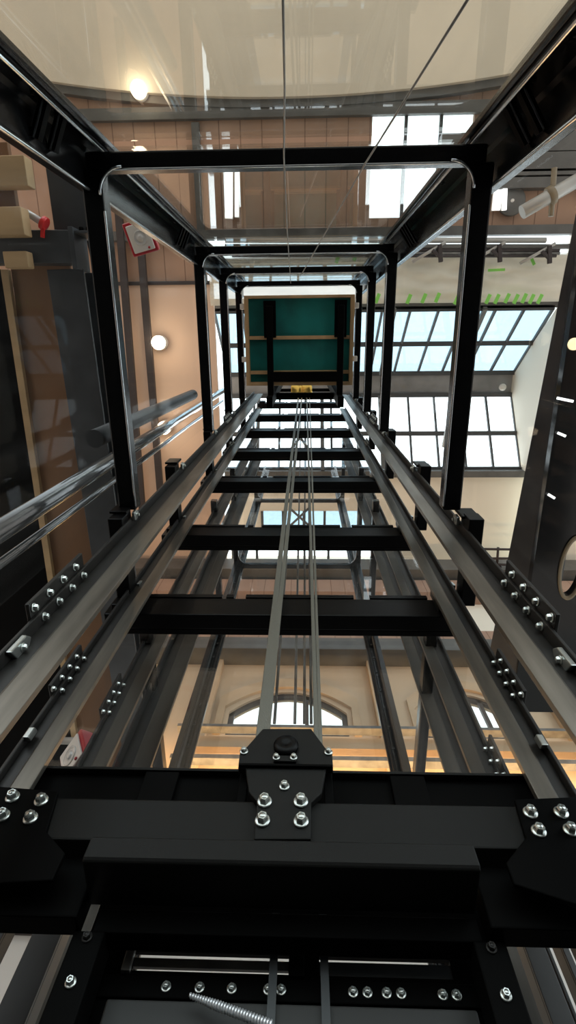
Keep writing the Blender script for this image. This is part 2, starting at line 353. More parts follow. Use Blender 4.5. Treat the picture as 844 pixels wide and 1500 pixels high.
for s, pts, bolts in ((-1, [(-.86, 1.09), (-.655, 1.075), (-.63, .955), (-.56, .90), (-.56, .835), (-.75, .82), (-.90, .80), (-.90, 1.05)], [(-.761, .994), (-.766, 1.051), (-.687, .989), (-.685, 1.042)]),
                      (1, [(.75, 1.09), (.545, 1.075), (.53, .965), (.46, .90), (.46, .85), (.60, .80), (.74, .80), (.78, 1.0)], [(.568, 1.033), (.567, .981), (.645, 1.035), (.645, .985), (.69, .94)])):
    gp = obj('gusset_plate', MB().prism(pts, 'y', 1.137, 1.15), 'deep', cw, .003)
    for (x, z) in bolts: obj('bolt', MB().hexbolt((x, 1.137, z), (0, -1, 0), .0155, .018), 'zinc', gp)
hp = [(-.127, 1.311), (.021, 1.314), (.062, 1.235), (.076, 1.235), (.08, 1.222), (.08, 1.16), (.060, 1.16), (.045, 1.075), (.018, 1.045), (.016, .941), (-.12, .938), (-.122, 1.045), (-.146, 1.075), (-.163, 1.155), (-.184, 1.155), (-.186, 1.225), (-.168, 1.235)]
hpo = obj('hitch_plate', MB().prism(hp, 'y', 1.128, 1.149), 'coat', cw, .003)
obj('cross_strip', MB().box(-.182, .078, 1.118, 1.1275, 1.155, 1.163), 'deep', hpo, .001)
obj('lug', MB().box(-.085, -.022, 1.116, 1.1275, 1.170, 1.192), 'coat', hpo, .003)
obj('cap', MB().lathe((-.053, 1.1275, 1.232), (0, -1, 0), [(.036, 0), (.036, .012), (.032, .018), (.012, .019), (.006, .014)], 28), 'beam', hpo)
for (x, z, r) in ((-.102, 1.043, .0165), (-.009, 1.045, .0165), (-.103, .987, .0165), (-.008, .987, .0165), (-.053, 1.093, .012), (-.174, 1.215, .0105), (.069, 1.217, .0105), (-.079, 1.182, .009), (-.030, 1.183, .009)):
    obj('bolt', MB().hexbolt((x, 1.116 if r == .009 else 1.1275, z), (0, -1, 0), r, r*1.15), 'zinc', hpo)
for x in (-.168, .066): obj('hanger_rod', MB().box(x-.012, x+.012, 1.16, 1.18, 1.06, 1.2), 'deep', hpo, .002)
obj('filler_block', MB().box(-.47, .39, 1.24, 1.30, .797, .848), 'deep', cw, .004)
for x, s in ((-.475, 1), (.40, -1)):
    up = obj('upright', MB().box(x-.035, x+.035, 1.24, 1.32, -.6, .80), 'deep', cw, .004)
    for (z) in (.47, .60, .70, .785): obj('bolt', MB().hexbolt((x, 1.24, z), (0, -1, 0), .010, .012), 'railflange' if z != .70 else 'zinc', up)

# ---- equipment low behind the counterweight
bp = thing('back_channel', 'black bolted channel with pale slots low behind the counterweight', 'channel', (-.05, 1.37, .74))
obj('channel', MB().box(-.47, .41, 1.356, 1.40, .742, .786), 'deep', bp, .003)
for (u, v) in ((244, 1442), (293, 1443), (340, 1444), (393, 1446), (412, 1447), (517, 1450), (538, 1450), (566, 1451), (587, 1451), (648, 1454), (668, 1454)):
    p = at(u, v, 'y', 1.355); obj('bolt', MB().hexbolt((p.x, 1.356, .763), (0, -1, 0), .0095, .01), 'zinc', bp)
obj('stop_block', MB().box(-.035, .0, 1.345, 1.356, .785, .84), 'deep', bp, .002)
obj('slot_end', MB().box(-.415, -.395, 1.350, 1.365, .79, .842), 'tube', bp, .002)
bpl = thing('back_plate', 'black sheet steel plate with narrow lit slots standing behind the counterweight', 'plate', (-.03, 1.37, -.6))
pm = MB().box(-.52, .45, 1.366, 1.378, -.6, .799).box(-.52, .45, 1.366, 1.378, .838, 1.02)
pm.box(-.52, -.395, 1.366, 1.378, .799, .838).box(-.03, .035, 1.366, 1.378, .799, .838).box(.335, .45, 1.366, 1.378, .799, .838)
obj('sheet', pm, 'deep', bpl)
obj('slot_bar', MB().box(-.395, -.03, 1.367, 1.377, .8075, .8265), 'tube', bpl, .001)
obj('slot_sheet', MB().box(.035, .335, 1.367, 1.377, .799, .828), 'grey', bpl, .001)
tag(obj('pit_panel', MB().box(-.42, .36, 1.33, 1.345, -.5, .725), mat('charcoal panel', (.03, .03, .029), .6), None, .004), 'charcoal panel below the bolted channel at the foot of the counterweight', 'panel')
for x, w in ((-.068, 'left'), (.045, 'right')):
    tag(obj('compensation_belt', MB().box(x-.009, x+.009, 1.318, 1.323, -.6, .90), 'grey'), f'dark grey vertical belt hanging below the counterweight beam, the {w} one of two', 'belt')
hs = at(278, 1458, 'y', 1.30); he = at(400, 1503, 'y', 1.26)
coil = []
for k in range(181):
    q = k/180; p = hs.lerp(he, q); a = q*math.pi*2*30
    d = (he-hs).normalized(); u_ = d.orthogonal().normalized(); w_ = d.cross(u_)
    rr = .003+.004*min(1, q*3)
    coil.append(p+(u_*math.cos(a)+w_*math.sin(a))*rr)
tag(obj('coiled_hose', MB().tube(coil, .0026, 6), 'hose'), 'silver coiled sleeve lying slantwise below the bolted channel', 'hose')

# ------------------------------------------------------------------ ropes
def rope(name, label, p, q, w, th, m, grp, cat='rope'):
    return tag(obj(name, MB().bar(p, q, w, th, (0, 1, 0)), m, None, min(w, th)*.3), label, cat, grp)
for k, (ub, ut, w, lab) in enumerate(((379, 437.5, .026, 'grey hoist belt, leftmost of the four strands above the hitch plate'), (388, 442.5, .022, 'grey hoist belt beside the leftmost strand, second of four'),
                                      (464, 449.5, .016, 'grey hoist belt right of the gap, third of the four strands'), (470, 453.5, .012, 'grey hoist belt, rightmost of the four strands above the hitch plate'))):
    rope('hoist_belt', lab, at(ub, 1095, 'y', 1.16), at(ut, 580, 'z', 9.55), w, .008, 'belt', 'hoist belts')
for k, (ub, ut, lab) in enumerate(((402, 436, 'leftmost'), (432, 441, 'second'), (446, 447, 'third'), (456, 451, 'rightmost'))):
    rope('far_rope', f'slim rope of the neighbouring shaft behind the rear glass, {lab} of four', at(ub, 1060, 'y', 1.62), at(ut, 600, 'z', 10.5), .014, .01, 'tube', 'ropes of the neighbouring shaft')
tag(obj('hanging_wire', MB().tube([at(414.5, -8, 'y', -.62), at(417, 130, 'y', -.62), at(416, 230, 'y', -.60), at(421, 340, 'y', -.58), at(426, 415, 'y', -.55)], .0028, 8), 'wire'), 'thin grey wire hanging straight down near the middle of the front glass', 'wire')
tag(obj('hanging_wire', MB().tube([at(690, -8, 'y', -.62), at(535, 240, 'y', -.58), at(440, 405, 'y', -.53)], .0030, 8), 'wire'), 'thin grey wire running slantwise across the front glass to the upper right', 'wire')

# sheave on its beam above
sh = at(443, 571.5, 'z', 9.62)
sv = thing('traction_sheave', 'brass coloured rope sheave on a black beam at the top of the ropes', 'sheave', sh)
obj('wheel', MB().lathe(sh+Vector((-.2, 0, 0)), (1, 0, 0), [(.06, 0), (.13, .0), (.13, .03), (.12, .05), (.12, .12), (.1, .13), (.1, .19), (.12, .2), (.12, .28), (.13, .3), (.13, .36), (.06, .38)], 28), 'gold', sv)
obj('axle', MB().tube([sh+Vector((-.55, .0, 0)), sh+Vector((.60, 0, 0))], .03), 'deep', sv)
obj('beam', MB().box(sh.x-.55, sh.x+.62, sh.y-.16, sh.y-.10, sh.z+.1, sh.z+.25), 'deep', sv, .006)
obj('beam', MB().box(sh.x-.55, sh.x+.62, sh.y+.12, sh.y+.18, sh.z+.1, sh.z+.25), 'deep', sv, .006)
for x in (-.5, .56): obj('cheek', MB().box(sh.x+x-.05, sh.x+x+.05, sh.y-.1, sh.y+.12, sh.z-.08, sh.z+.24), 'deep', sv, .005)

# ------------------------------------------------------------------ lift car from below
CZ = 6.4
car = thing('lift_car', 'lift car seen from below with teal plywood floor, pine battens and black carrying frame', 'lift car', (-.06, 0, CZ))
x0, x1, y0, y1 = -.69, .565, -.475, .52
obj('floor_panel', MB().box(x0+.02, x1-.02, y0+.02, y1-.02, CZ+.05, CZ+.08), 'teal', car, .003)
for (a, b, c, d) in ((x0, x0+.045, y0, y1), (x1-.045, x1, y0, y1), (x0+.045, x1-.045, y0, y0+.03), (x0+.045, x1-.045, y1-.04, y1)):
    obj('edge_batten', MB().box(a, b, c, d, CZ-.02, CZ+.05), 'pine', car, .003)
for y in (-.02, .37): obj('cross_batten', MB().box(x0+.045, x1-.045, y-.02, y+.02, CZ, CZ+.05), 'pine', car, .003)
for x in (-.40, .41):
    obj('carrying_arm', MB().box(x-.035, x+.035, -.36, .62, CZ-.12, CZ-.02), 'deep', car, .005)
    obj('arm_foot', MB().box(x-.07, x+.07, -.42, -.02, CZ-.019, CZ-.001), 'deep', car, .003)
    obj('upright', MB().box(x-.035, x+.035, .62, .74, CZ-.35, CZ+2.6), 'deep', car, .006)
obj('cross_channel', MB().box(-.365, .375, .36, .47, CZ-.12, CZ-.021), 'deep', car, .006)
obj('cross_channel', MB().box(-.365, .375, .66, .72, CZ+.5, CZ+.6), 'deep', car, .006)
obj('car_body', MB().box(x0+.02, x1-.02, y0+.02, y1-.02, CZ+.081, CZ+2.2), 'grey', car, .01)
for (y) in (-.36, .22):
    obj('guide_shoe', MB().box(x1, x1+.05, y-.03, y+.03, CZ+.0, CZ+.06), 'white', car, .004)
    obj('guide_shoe', MB().box(x0-.05, x0, y-.03, y+.03, CZ+.0, CZ+.06), 'white', car, .004)

# ------------------------------------------------------------------ glass
def pane(label, b, m): return tag(obj('glass_panel', MB().box(*b), m), label, 'glass panel')
zs = [-1.2]+RING+[8.4]
wd = ['lowest', 'second lowest', 'middle', 'second highest', 'highest']
for k in range(5):
    a, b = zs[k]+.045, zs[k+1]-.045
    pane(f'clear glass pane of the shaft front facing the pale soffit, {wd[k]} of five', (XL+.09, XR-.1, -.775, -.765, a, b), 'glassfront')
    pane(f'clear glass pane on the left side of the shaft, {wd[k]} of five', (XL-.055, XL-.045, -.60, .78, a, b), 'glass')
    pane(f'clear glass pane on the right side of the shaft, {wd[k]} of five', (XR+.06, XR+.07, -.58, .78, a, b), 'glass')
zr = [1.02, 2.2, 3.3, 4.7, 6.1, 9.5]
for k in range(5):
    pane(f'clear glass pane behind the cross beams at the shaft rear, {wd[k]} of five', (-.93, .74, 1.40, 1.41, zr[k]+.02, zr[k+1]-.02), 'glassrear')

# ------------------------------------------------------------------ left: landing edge, timber, wrapped tubes
def wire_post(label, p, q, r, m='wrapped', name='wrapped_tube', cat='tube'):
    return tag(obj(name, MB().tube([p, q], r, 14), m), label, cat)
wire_post('film wrapped steel tube rising steeply outside the left glass, the thicker lower one', (-1.36, .80, .8), (-1.36, .80, 8.8), .05)
wire_post('slim film wrapped tube beside the thick one, nearer the car rail', (-1.36, .935, .8), (-1.36, .96, 8.8), .022)
wire_post('grey steel tube between the two lowest side beams outside the left glass', (-1.02, .45, 2.5), (-1.02, .47, 4.85), .045, 'grey', 'steel_tube')
ZL = 3.8
def onZ(u, v, z=ZL): return at(u, v, 'z', z)
def slab(mb, pts, z, t):
    n = len(pts); return mb.prism([(p.x, p.y) for p in pts], 'z', z, z+t)
tag(obj('plywood_sheet', slab(MB(), [onZ(12, 385), onZ(100, 385), onZ(200, 1160), onZ(118, 1160)], ZL+.02, .03), 'ply', None, .003), 'brown plywood sheet forming the underside of the left landing', 'plywood')
a, b = onZ(8, 395), onZ(122, 1160)
tag(obj('timber_strip', MB().bar((a.x, a.y, ZL), (b.x, b.y, ZL), .05, .04), 'timber', None, .003), 'long pale timber strip along the edge of the brown plywood', 'timber')
a, b = onZ(-120, 380, ZL+.1), onZ(5, 395, ZL+.1)
c, d = onZ(116, 1160, ZL+.1), onZ(-200, 1160, ZL+.1)
tag(obj('landing_soffit', slab(MB(), [a, b, c, d], ZL+.1, .05), 'deep'), 'black underside of the landing left of the pale timber strip', 'soffit')
a, b = onZ(98, 395, 3.7), onZ(210, 1160, 3.7)
lb = thing('landing_edge_beam', 'long grey steel beam along the edge of the left landing', 'beam', (a.x, a.y, 3.7))
obj('web', MB().bar((a.x, a.y, 3.78), (b.x, b.y, 3.78), .03, .2), 'grey', lb, .004)
obj('bottom_flange', MB().bar((a.x, a.y, 3.68), (b.x, b.y, 3.68), .24, .025), 'grey', lb, .003)
obj('top_flange', MB().bar((a.x, a.y, 3.9), (b.x, b.y, 3.9), .24, .025), 'grey', lb, .003)
a, b = onZ(93, 215, 3.75), onZ(110, 345, 3.75)
tag(obj('steel_stub', MB().bar((a.x, a.y, 3.80), (b.x, b.y, 3.80), .24, .16), 'grey', None, .006), 'short grey steel box section continuing past the girder towards the front', 'steel section')
g0, g1 = onZ(-60, 362, 3.62), onZ(106, 362, 3.62)
gd = thing('landing_girder', 'grey steel girder crossing the left landing below the timber blocks', 'girder', (g0.x, g0.y, 3.6))
obj('box_section', MB().bar(g0+Vector((0, 0, .05)), g1+Vector((0, 0, .05)), .19, .14), 'grey', gd, .006)
pl = obj('end_plate', MB().box(g1.x, g1.x+.03, g1.y-.11, g1.y+.13, 3.58, 3.8), 'grey', gd, .003)
for k in range(3): obj('bolt', MB().hexbolt((g1.x+.04+.045*k, g1.y-.10, 3.70), (0, -1, 0), .018, .025), 'deep', pl)
obj('angle_bracket', MB().box(g1.x+.03, g1.x+.14, g1.y-.09, g1.y-.075, 3.6, 3.8), 'grey', pl, .003)
obj('angle_bracket', MB().box(g1.x+.125, g1.x+.14, g1.y-.075, g1.y+.15, 3.6, 3.8), 'grey', pl, .003)
obj('strut', MB().tube([(g1.x+.10, g1.y-.04, 3.66), (g1.x+.12, g1.y+.14, 3.66)], .018), 'grey', pl)
for (u0, u1, v0, v1, z, h, lab) in ((-40, 41, 228, 272, 3.46, .10, 'pale squared timber block jutting in above the left girder, uppermost of three'), (-40, 36, 303, 344, 3.46, .10, 'pale timber block lying directly on the left girder edge, middle of three'),
                                     (3, 42, 368, 392, 3.50, .08, 'short pale timber offcut below the left girder beside the plywood')):
    p, q = at(u0, v0, 'z', z), at(u1, v1, 'z', z)
    tag(obj('timber_block', MB().box(p.x, q.x, p.y, q.y, z, z+h), 'timber', None, .006), lab, 'timber')
p, q = at(-40, 205, 'z', 3.52), at(26, 345, 'z', 3.52)
tag(obj('packing_board', MB().box(p.x, q.x, p.y, q.y, 3.56, 3.6), 'ply', None, .004), 'brown packing board above the pale timber blocks', 'board')
rs = at(40, 312, 'z', 3.6); re_ = at(62, 326, 'z', 3.6)
rt = thing('red_fitting', 'small bright red clamp with a clear tube beside the timber blocks', 'clamp', rs)
obj('clear_tube', MB().tube([rs, re_], .022, 14), 'lens', rt)
obj('collar', MB().lathe(re_, (re_-rs), [(.03, 0), (.042, .0), (.042, .025), (.03, .025)], 20), 'redlit', rt)
obj('tail', MB().bar(re_+Vector((0, .03, 0)), re_+Vector((-.01, .085, 0)), .025, .02), 'redlit', rt, .003)

# ------------------------------------------------------------------ alarm sounders
def sounder(label, c, ax, up, s, group=None):
    c = Vector(c); ax = Vector(ax).normalized(); up = Vector(up); up = (up-ax*up.dot(ax)).normalized(); rt_ = up.cross(ax)
    t = thing('alarm_sounder', label, 'alarm', c)
    def blk(w, h, d0, d1):
        m = MB(); vs = []
        for d in (d0, d1):
            for (i, j) in ((-1, -1), (1, -1), (1, 1), (-1, 1)): vs.append(c+rt_*w*i+up*h*j+ax*d)
        return m.add(vs, [(0, 3, 2, 1), (4, 5, 6, 7), (0, 1, 5, 4), (1, 2, 6, 5), (2, 3, 7, 6), (3, 0, 4, 7)])
    obj('housing', blk(s, s*1.12, -s*.8, 0), 'red', t, s*.08)
    f_ = obj('face_plate', blk(s*.80, s*.92, .0, s*.14), 'white', t, s*.06)
    obj('grille', MB().lathe(c+ax*s*.14, ax, [(s*.52, 0), (s*.52, s*.04), (s*.42, s*.05), (s*.40, s*.02), (s*.22, s*.03), (s*.2, s*.10), (s*.1, s*.12)], 26), 'lens', f_)
    obj('indicator', MB().lathe(c+ax*s*.14-up*s*.75+rt_*s*.4, ax, [(s*.09, 0), (s*.09, s*.06), (s*.05, s*.09)], 12), 'red', f_)
    return t
sc1 = at(206, 348, 'z', 4.6)
sounder('red fire alarm sounder with white face tilted outside the upper left side beam', sc1, (.1, .25, -1), (-.25, -1, 0), .108)
sc2 = at(106, 1108, 'y', 1.75)
sd2 = sounder('red fire alarm sounder with white domed face low at left just above the counterweight', sc2, (-.62, -.62, -.35), (-.45, .1, 1), .082)
a, b = at(88, 1085, 'y', 2.0), at(140, 1086, 'y', 2.0)
tag(obj('bracket_tube', MB().tube([a, b], .018, 12), 'gtube'), 'short pale tube beside the lower left alarm sounder', 'tube')

# ------------------------------------------------------------------ hall: ceiling at 12 m
ZC = 12.0
def ceil(name, x0, x1, y0, y1, m, z=ZC, t=.12): return struct(name, MB().box(x0, x1, y0, y1, z, z+t), m)
# pale curved soffit over the front
ed = [(x, -4.32-.0165*(x+.3)**2) for x in [-8+.5*k for k in range(35)]]
struct('ceiling_front', MB().prism(ed+[(9, -14), (-8, -14)], 'z', ZC-.25, ZC), 'soffit')
struct('trim_1', MB().prism([(x, y) for x, y in ed]+[(x, y+.13) for x, y in ed[::-1]], 'z', ZC-.15, ZC+.1), 'trimgrey')
struct('trim_2', MB().box(-8, 9, -4.25, -4.05, ZC-.12, ZC), 'trimgrey')
# brown boards with the roof window
ceil('ceiling_boards', -8, 1.30, -6.5, -2.03, 'boards'); ceil('ceiling_boards_right', 3.25, 9, -6.5, -2.03, 'boards')
ceil('ceiling_boards_strip', 1.30, 3.25, -2.32, -2.03, 'boards'); ceil('ceiling_boards_back', 1.30, 3.25, -6.5, -4.15, 'boards')
ceil('ceiling_boards_left', -8, -2.15, -2.03, -1.17, 'boards')
w2 = struct('window_2', MB().box(1.30, 3.25, -4.15, -2.32, ZC+.05, ZC+.07), 'sky2')
for x in (1.95, 2.62): obj('glazing_bar', MB().box(x-.03, x+.03, -4.15, -2.32, ZC-.02, ZC+.05), 'frame', w2)
obj('glazing_bar', MB().box(1.3, 3.25, -3.25, -3.19, ZC-.02, ZC+.05), 'frame', w2)
# timber beams that cross the boards on the right
for k, (v, h) in enumerate(((208, .16), (238, .16), (253, .05), (268, .09))):
    p = at(780, v, 'z', ZC-.2); struct(f'trim_{10+k}', MB().box(2.6, 9, p.y-h, p.y+h, ZC-.25, ZC-.01), 'trimgrey')
struct('trim_3', MB().box(-8, 9, -2.12, -1.95, ZC-.2, ZC), 'trimgrey')
struct('trim_4', MB().box(-2.1, 9, -1.78, -1.70, ZC-.12, ZC+.02), 'trimgrey')
struct('trim_5', MB().box(-8, -2.0, -1.19, -1.12, ZC-.06, ZC+.02), 'dark')
struct('trim_6', MB().box(-2.2, -2.05, -4.0, -1.15, ZC-.1, ZC), 'trimgrey')
pa = at(422, 377, 'z', ZC).y; pb = at(422, 412, 'z', ZC).y; pc = at(422, 442, 'z', ZC).y
ceil('ceiling_scaffold', -2.0, 1.2, pa, pb, 'pale', ZC+.15); ceil('ceiling_scaffold_right', 1.2, 5.6, pa, pc, 'pale', ZC+.15)
# left cream ceiling
ceil('ceiling_left', -9, -1.95, -1.17, 6.2, 'cream')
# bright roof lights
def gable(name, ya, za, yb, zb, x0, x1, step, m, transoms):
    w = struct(name, MB().add([(x0, ya, za), (x1, ya, za), (x1, yb, zb), (x0, yb, zb), (x0, ya, za+.02), (x1, ya, za+.02), (x1, yb, zb+.02), (x0, yb, zb+.02)],
               [(0, 3, 2, 1), (4, 5, 6, 7), (0, 1, 5, 4), (1, 2, 6, 5), (2, 3, 7, 6), (3, 0, 4, 7)]), m)
    n = int(round((x1-x0)/step))
    for k in range(n+1):
        x = x0+(x1-x0)*k/n
        obj('glazing_bar', MB().bar((x, ya, za-.04), (x, yb, zb-.04), .05, .07), 'frame', w)
    for q in transoms:
        y, z = ya+(yb-ya)*q, za+(zb-za)*q
        obj('transom', MB().bar((x0, y, z-.06), (x1, y, z-.06), .11, .08, (0, 0, 1)), 'frame', w)
    return w
p1 = at(700, 452, 'z', 12.4); p2 = at(690, 546, 'z', 14.2)
gable('window_1', p1.y, 12.4, p2.y, 14.2, -2.0, 5.4, .62, 'sky1', (0, .5, 1))
p3 = at(690, 578, 'z', 14.2); p4 = at(690, 686, 'z', 13.0)
gable('window_3', p3.y, 14.2, p4.y, 13.0, -2.0, 5.4, .68, 'sky2', (0, .53, 1))
struct('trim_7', MB().box(-2.0, 5.6, p2.y, p3.y, 14.2, 14.4), 'ridge')
struct('trim_20', MB().box(-2.0, 5.6, p1.y-.25, p1.y, 12.3, 12.45), 'trimgrey')
struct('trim_8', MB().box(-2.0, 8, p4.y, p4.y+.16, 12.7, 13.0), 'trimgrey')
# gable cheek of the roof light on the right and the ceilings beside it
struct('wall_skylight', MB().prism([(p1.y, 12.2), (p4.y, 12.2), (p4.y, 13.0), (p3.y, 14.2), (p2.y, 14.2)], 'x', 5.4, 5.5), 'pale')
ceil('ceiling_right', 5.5, 9, -2.03, 6.2, 'pale', 12.2)
ceil('ceiling_back', -1.95, 5.5, p4.y+.16, 4.22, 'pale', 12.9); ceil('ceiling_back_strip', -1.95, 5.5, 4.74, 5.14, 'pale', 12.9)
ceil('ceiling_back_edge', -1.95, 5.5, 5.62, 5.8, 'pale', 12.9)
for k, (ya, yb, xa, xb, gm, n) in enumerate(((4.22, 4.74, -1.1, 1.6, 'sky1', 5), (5.14, 5.62, -1.9, 1.9, 'sky2', 6))):
    ceil(f'ceiling_back_left_{k}' if k else 'ceiling_back_left', -1.95, xa, ya, yb, 'pale', 12.9); ceil('ceiling_back_right', xb, 5.5, ya, yb, 'pale', 12.9)
    w4 = struct(f'window_{8+k}', MB().box(xa, xb, ya, yb, 12.95, 12.97), gm)
    for q in range(n+1): x = xa+(xb-xa)*q/n; obj('glazing_bar', MB().box(x-.03, x+.03, ya, yb, 12.85, 12.95), 'frame', w4)
# roof trusses: ties that cross under the roof light
def tie(lab, p, q, r=.035, m='trimgrey'): return tag(obj('roof_tie', MB().tube([p, q], r, 8), m), lab, 'roof tie', 'roof ties under the roof lights')
for k, xk in enumerate((-1.2, .45, 1.95, 3.9)):
    t = thing('roof_truss', f'slim steel roof truss under the roof lights, number from the left being {["first", "second", "third", "fourth"][k]}', 'roof truss', (xk, 1, 12.3), 'roof trusses under the roof lights')
    obj('rafter', MB().bar((xk, p1.y, 12.25), (xk, p2.y, 13.95), .09, .09), 'trimgrey', t, .004)
    obj('rafter', MB().bar((xk, p3.y, 13.95), (xk, p4.y, 12.75), .09, .09), 'trimgrey', t, .004)
for k, (u0, v0, u1, v1, lab) in enumerate(((415, 672, 442, 638, 'upper tie slanting up from left to right'), (438, 638, 462, 672, 'upper tie slanting down from left to right'), (420, 775, 452, 745, 'lower tie slanting up from left to right'), (425, 745, 462, 778, 'lower tie slanting down from left to right'))):
    zz = 12.6 if v0 < 700 else 12.75
    tie(f'slim roof tie behind the ropes, {lab}', at(u0, v0, 'z', zz), at(u1, v1, 'z', zz), .03)
# ceiling tracks and downlights on the left
for k, (a, b, lab) in enumerate(((at(172, 285, 'z', 11.8), at(212, 790, 'z', 11.8), 'outer'), (at(204, 330, 'z', 11.8), at(238, 760, 'z', 11.8), 'inner'))):
    tag(obj('ceiling_track', MB().bar(a, b, .15, .1), 'dark', None, .01), f'dark brown track fixed under the cream ceiling, the {lab} of two', 'track')
for (u, v, lab) in ((232, 502, 'glowing round downlight on the cream ceiling between the two tracks and the first post'), (240, 627, 'glowing round downlight on the cream ceiling just above the film wrapped tube'), (203, 131, 'glowing round downlight on the pale front soffit')):
    p = at(u, v, 'z', 11.7)
    t = thing('ceiling_downlight', lab, 'downlight', p, None)
    obj('globe', MB().lathe(p+Vector((0, 0, -.06)), (0, 0, 1), [(.06, -.06), (.125, -.02), (.145, .04), (.145, .1), (.1, .14)], 28), 'lamp', t)
    obj('collar', MB().lathe(p+Vector((0, 0, .08)), (0, 0, 1), [(.15, 0), (.15, .2)], 24), 'white', t)
    l = bpy.data.lights.new('downlight_glow', 'POINT'); l.energy = 8; l.color = (1, .8, .55); l.shadow_soft_size = .15
    lo = bpy.data.objects.new('downlight_glow', l); C.objects.link(lo); lo.location = p+Vector((0, 0, -.35))
for (u0, v0, u1, v1, lab) in ((335, 248, 335, 320, 'thicker of the pair left of the wire'), (347, 248, 347, 318, 'thinner of the pair left of the wire'), (741, 255, 739, 308, 'longer of the pair right of the shaft'), (730, 278, 727, 308, 'shorter of the pair right of the shaft')):
    p, q = at(u0, v0, 'z', 11.8), at(u1, v1, 'z', 11.8)
    t = thing('strip_light', f'white strip light below the brown boards, {lab}', 'strip light', p, 'strip lights')
    w = .15 if 'thick' in lab or 'short' in lab else .08
    obj('housing', MB().bar(p+Vector((0, 0, .05)), q+Vector((0, 0, .05)), w+.02, .05), 'white', t)
    obj('diffuser', MB().bar(p, q, w, .05), 'strip', t, .01)
# round speaker and boom on the right
p = at(749, 295, 'z', 11.9)
t = thing('ceiling_speaker', 'round grey speaker disc on the brown boards right of the strip lights', 'speaker', p)
obj('disc', MB().lathe(p, (0, 0, -1), [(.27, 0), (.27, .03), (.25, .05), (.1, .06)], 28), 'trimgrey', t); obj('centre', MB().lathe(p+Vector((0, 0, -.06)), (0, 0, -1), [(.035, 0), (.03, .03)], 14), 'white', t)
p, q = at(765, 311, 'z', 10.5), at(850, 262, 'z', 10.5)
t = thing('boom_tube', 'thick pale tube with a clamp slanting in from the right below the brown boards', 'tube', p)
obj('tube', MB().tube([p, q], .115, 16), 'gtube', t); d = (q-p).normalized(); c = p.lerp(q, .5)
obj('clamp', MB().lathe(c-d*.06, d, [(.13, 0), (.16, .02), (.16, .10), (.13, .12)], 20), 'tan', t)
obj('clamp_bolt', MB().tube([c+Vector((0, -.42, 0)), c+Vector((.05, .32, 0))], .05, 8), 'tan', t)
for k, (u, v) in enumerate(((825, 185), (838, 175))):
    p = at(u, v, 'z', 11); tag(obj('spotlight', MB().lathe(p, (0, .3, -1), [(.06, -.25), (.075, -.2), (.075, .12), (.06, .14)], 16), 'deep'), f'small black cylinder spotlight at the upper right, {["lower", "higher"][k]} of two', 'spotlight')

# scaffold tubes, clamps, polythene and green tape above the car
ZS = 11.6
for k, (v, u0, u1, r, m) in enumerate(((352, 330, 800, .05, 'gtube'), (361, 330, 800, .045, 'trimgrey'), (366.5, 340, 820, .03, 'dark'), (371, 340, 820, .03, 'tube'), (375, 340, 815, .028, 'dark'))):
    p, q = at(u0, v, 'z', ZS), at(u1, v, 'z', ZS)
    tag(obj('scaffold_tube', MB().tube([p, q], r, 10), m), f'horizontal scaffold tube above the polythene sheet, {["first", "second", "third", "fourth", "fifth"][k]} from the brown boards', 'scaffold tube', 'scaffold tubes by the polythene')
for k, (u, v, lab) in enumerate(((643, 368, 'left'), (730, 368, 'middle'), (803, 370, 'right'))):
    p = at(u, v, 'z', ZS-.1)
    t = thing('scaffold_clamp', f'dark scaffold clamp with a short stub tube, {lab} of three right of the shaft', 'clamp', p)
    obj('stub_tube', MB().tube([p+Vector((-.5, .18, .05)), p+Vector((.12, -.16, 0))], .03, 8), 'gtube', t)
    obj('jaw', MB().bar(p+Vector((0, -.12, -.02)), p+Vector((.05, .2, -.02)), .08, .07), 'dark', t, .01); obj('jaw', MB().bar(p+Vector((-.13, -.02, -.02)), p+Vector((.02, .1, -.02)), .06, .06), 'dark', t, .01)
a, b = at(330, 378, 'z', 11.9), at(790, 442, 'z', 11.9)
bmv, bmf = [], []; nx, ny = 60, 14
for j in range(ny+1):
    for i in range(nx+1):
        bmv.append((-2.0+(5.4+2.0)*i/nx, a.y+(b.y-a.y)*j/ny, 11.9+.03*math.sin(i*.7+j*.9)+.03*math.sin(i*.31-j*1.3)+.012*random.random()))
for j in range(ny):
    for i in range(nx): bmf.append((j*(nx+1)+i, j*(nx+1)+i+1, (j+1)*(nx+1)+i+1, (j+1)*(nx+1)+i))
tag(obj('polythene_sheet', MB().add(bmv, bmf), 'film', smooth=True), 'crinkled translucent polythene sheet taped up between the scaffold tubes and the roof light', 'sheet')
n = 0
spots = [(620, 437), (640, 436), (598, 438), (668, 439), (714, 438), (727, 438), (742, 437), (755, 438), (767, 437), (778, 438), (790, 438), (494, 378), (520, 375), (552, 437)]
for (u, v) in spots:
    p = at(u, v, 'z', 11.75); n += 1
    tag(obj('tape_strip', MB().bar(p+Vector((-.02, .09, 0)), p+Vector((.05, -.09, 0)), .075, .006), 'green'), 'short green tape strip along the edge of the polythene sheet', 'tape', 'green tape strips on the polythene edge')
p, q = at(715, 396, 'z', 11.75), at(740, 395, 'z', 11.75)
tag(obj('tape_strip', MB().bar(p, q, .05, .006), 'green'), 'longer green tape strip lying level in the middle of the polythene sheet', 'tape')
p, q = at(778, 377, 'z', 11.75), at(783, 388, 'z', 11.75)
tag(obj('tape_strip', MB().bar(p, q, .06, .006), 'green'), 'green tape strip hanging from the scaffold tubes beside the right clamp', 'tape')
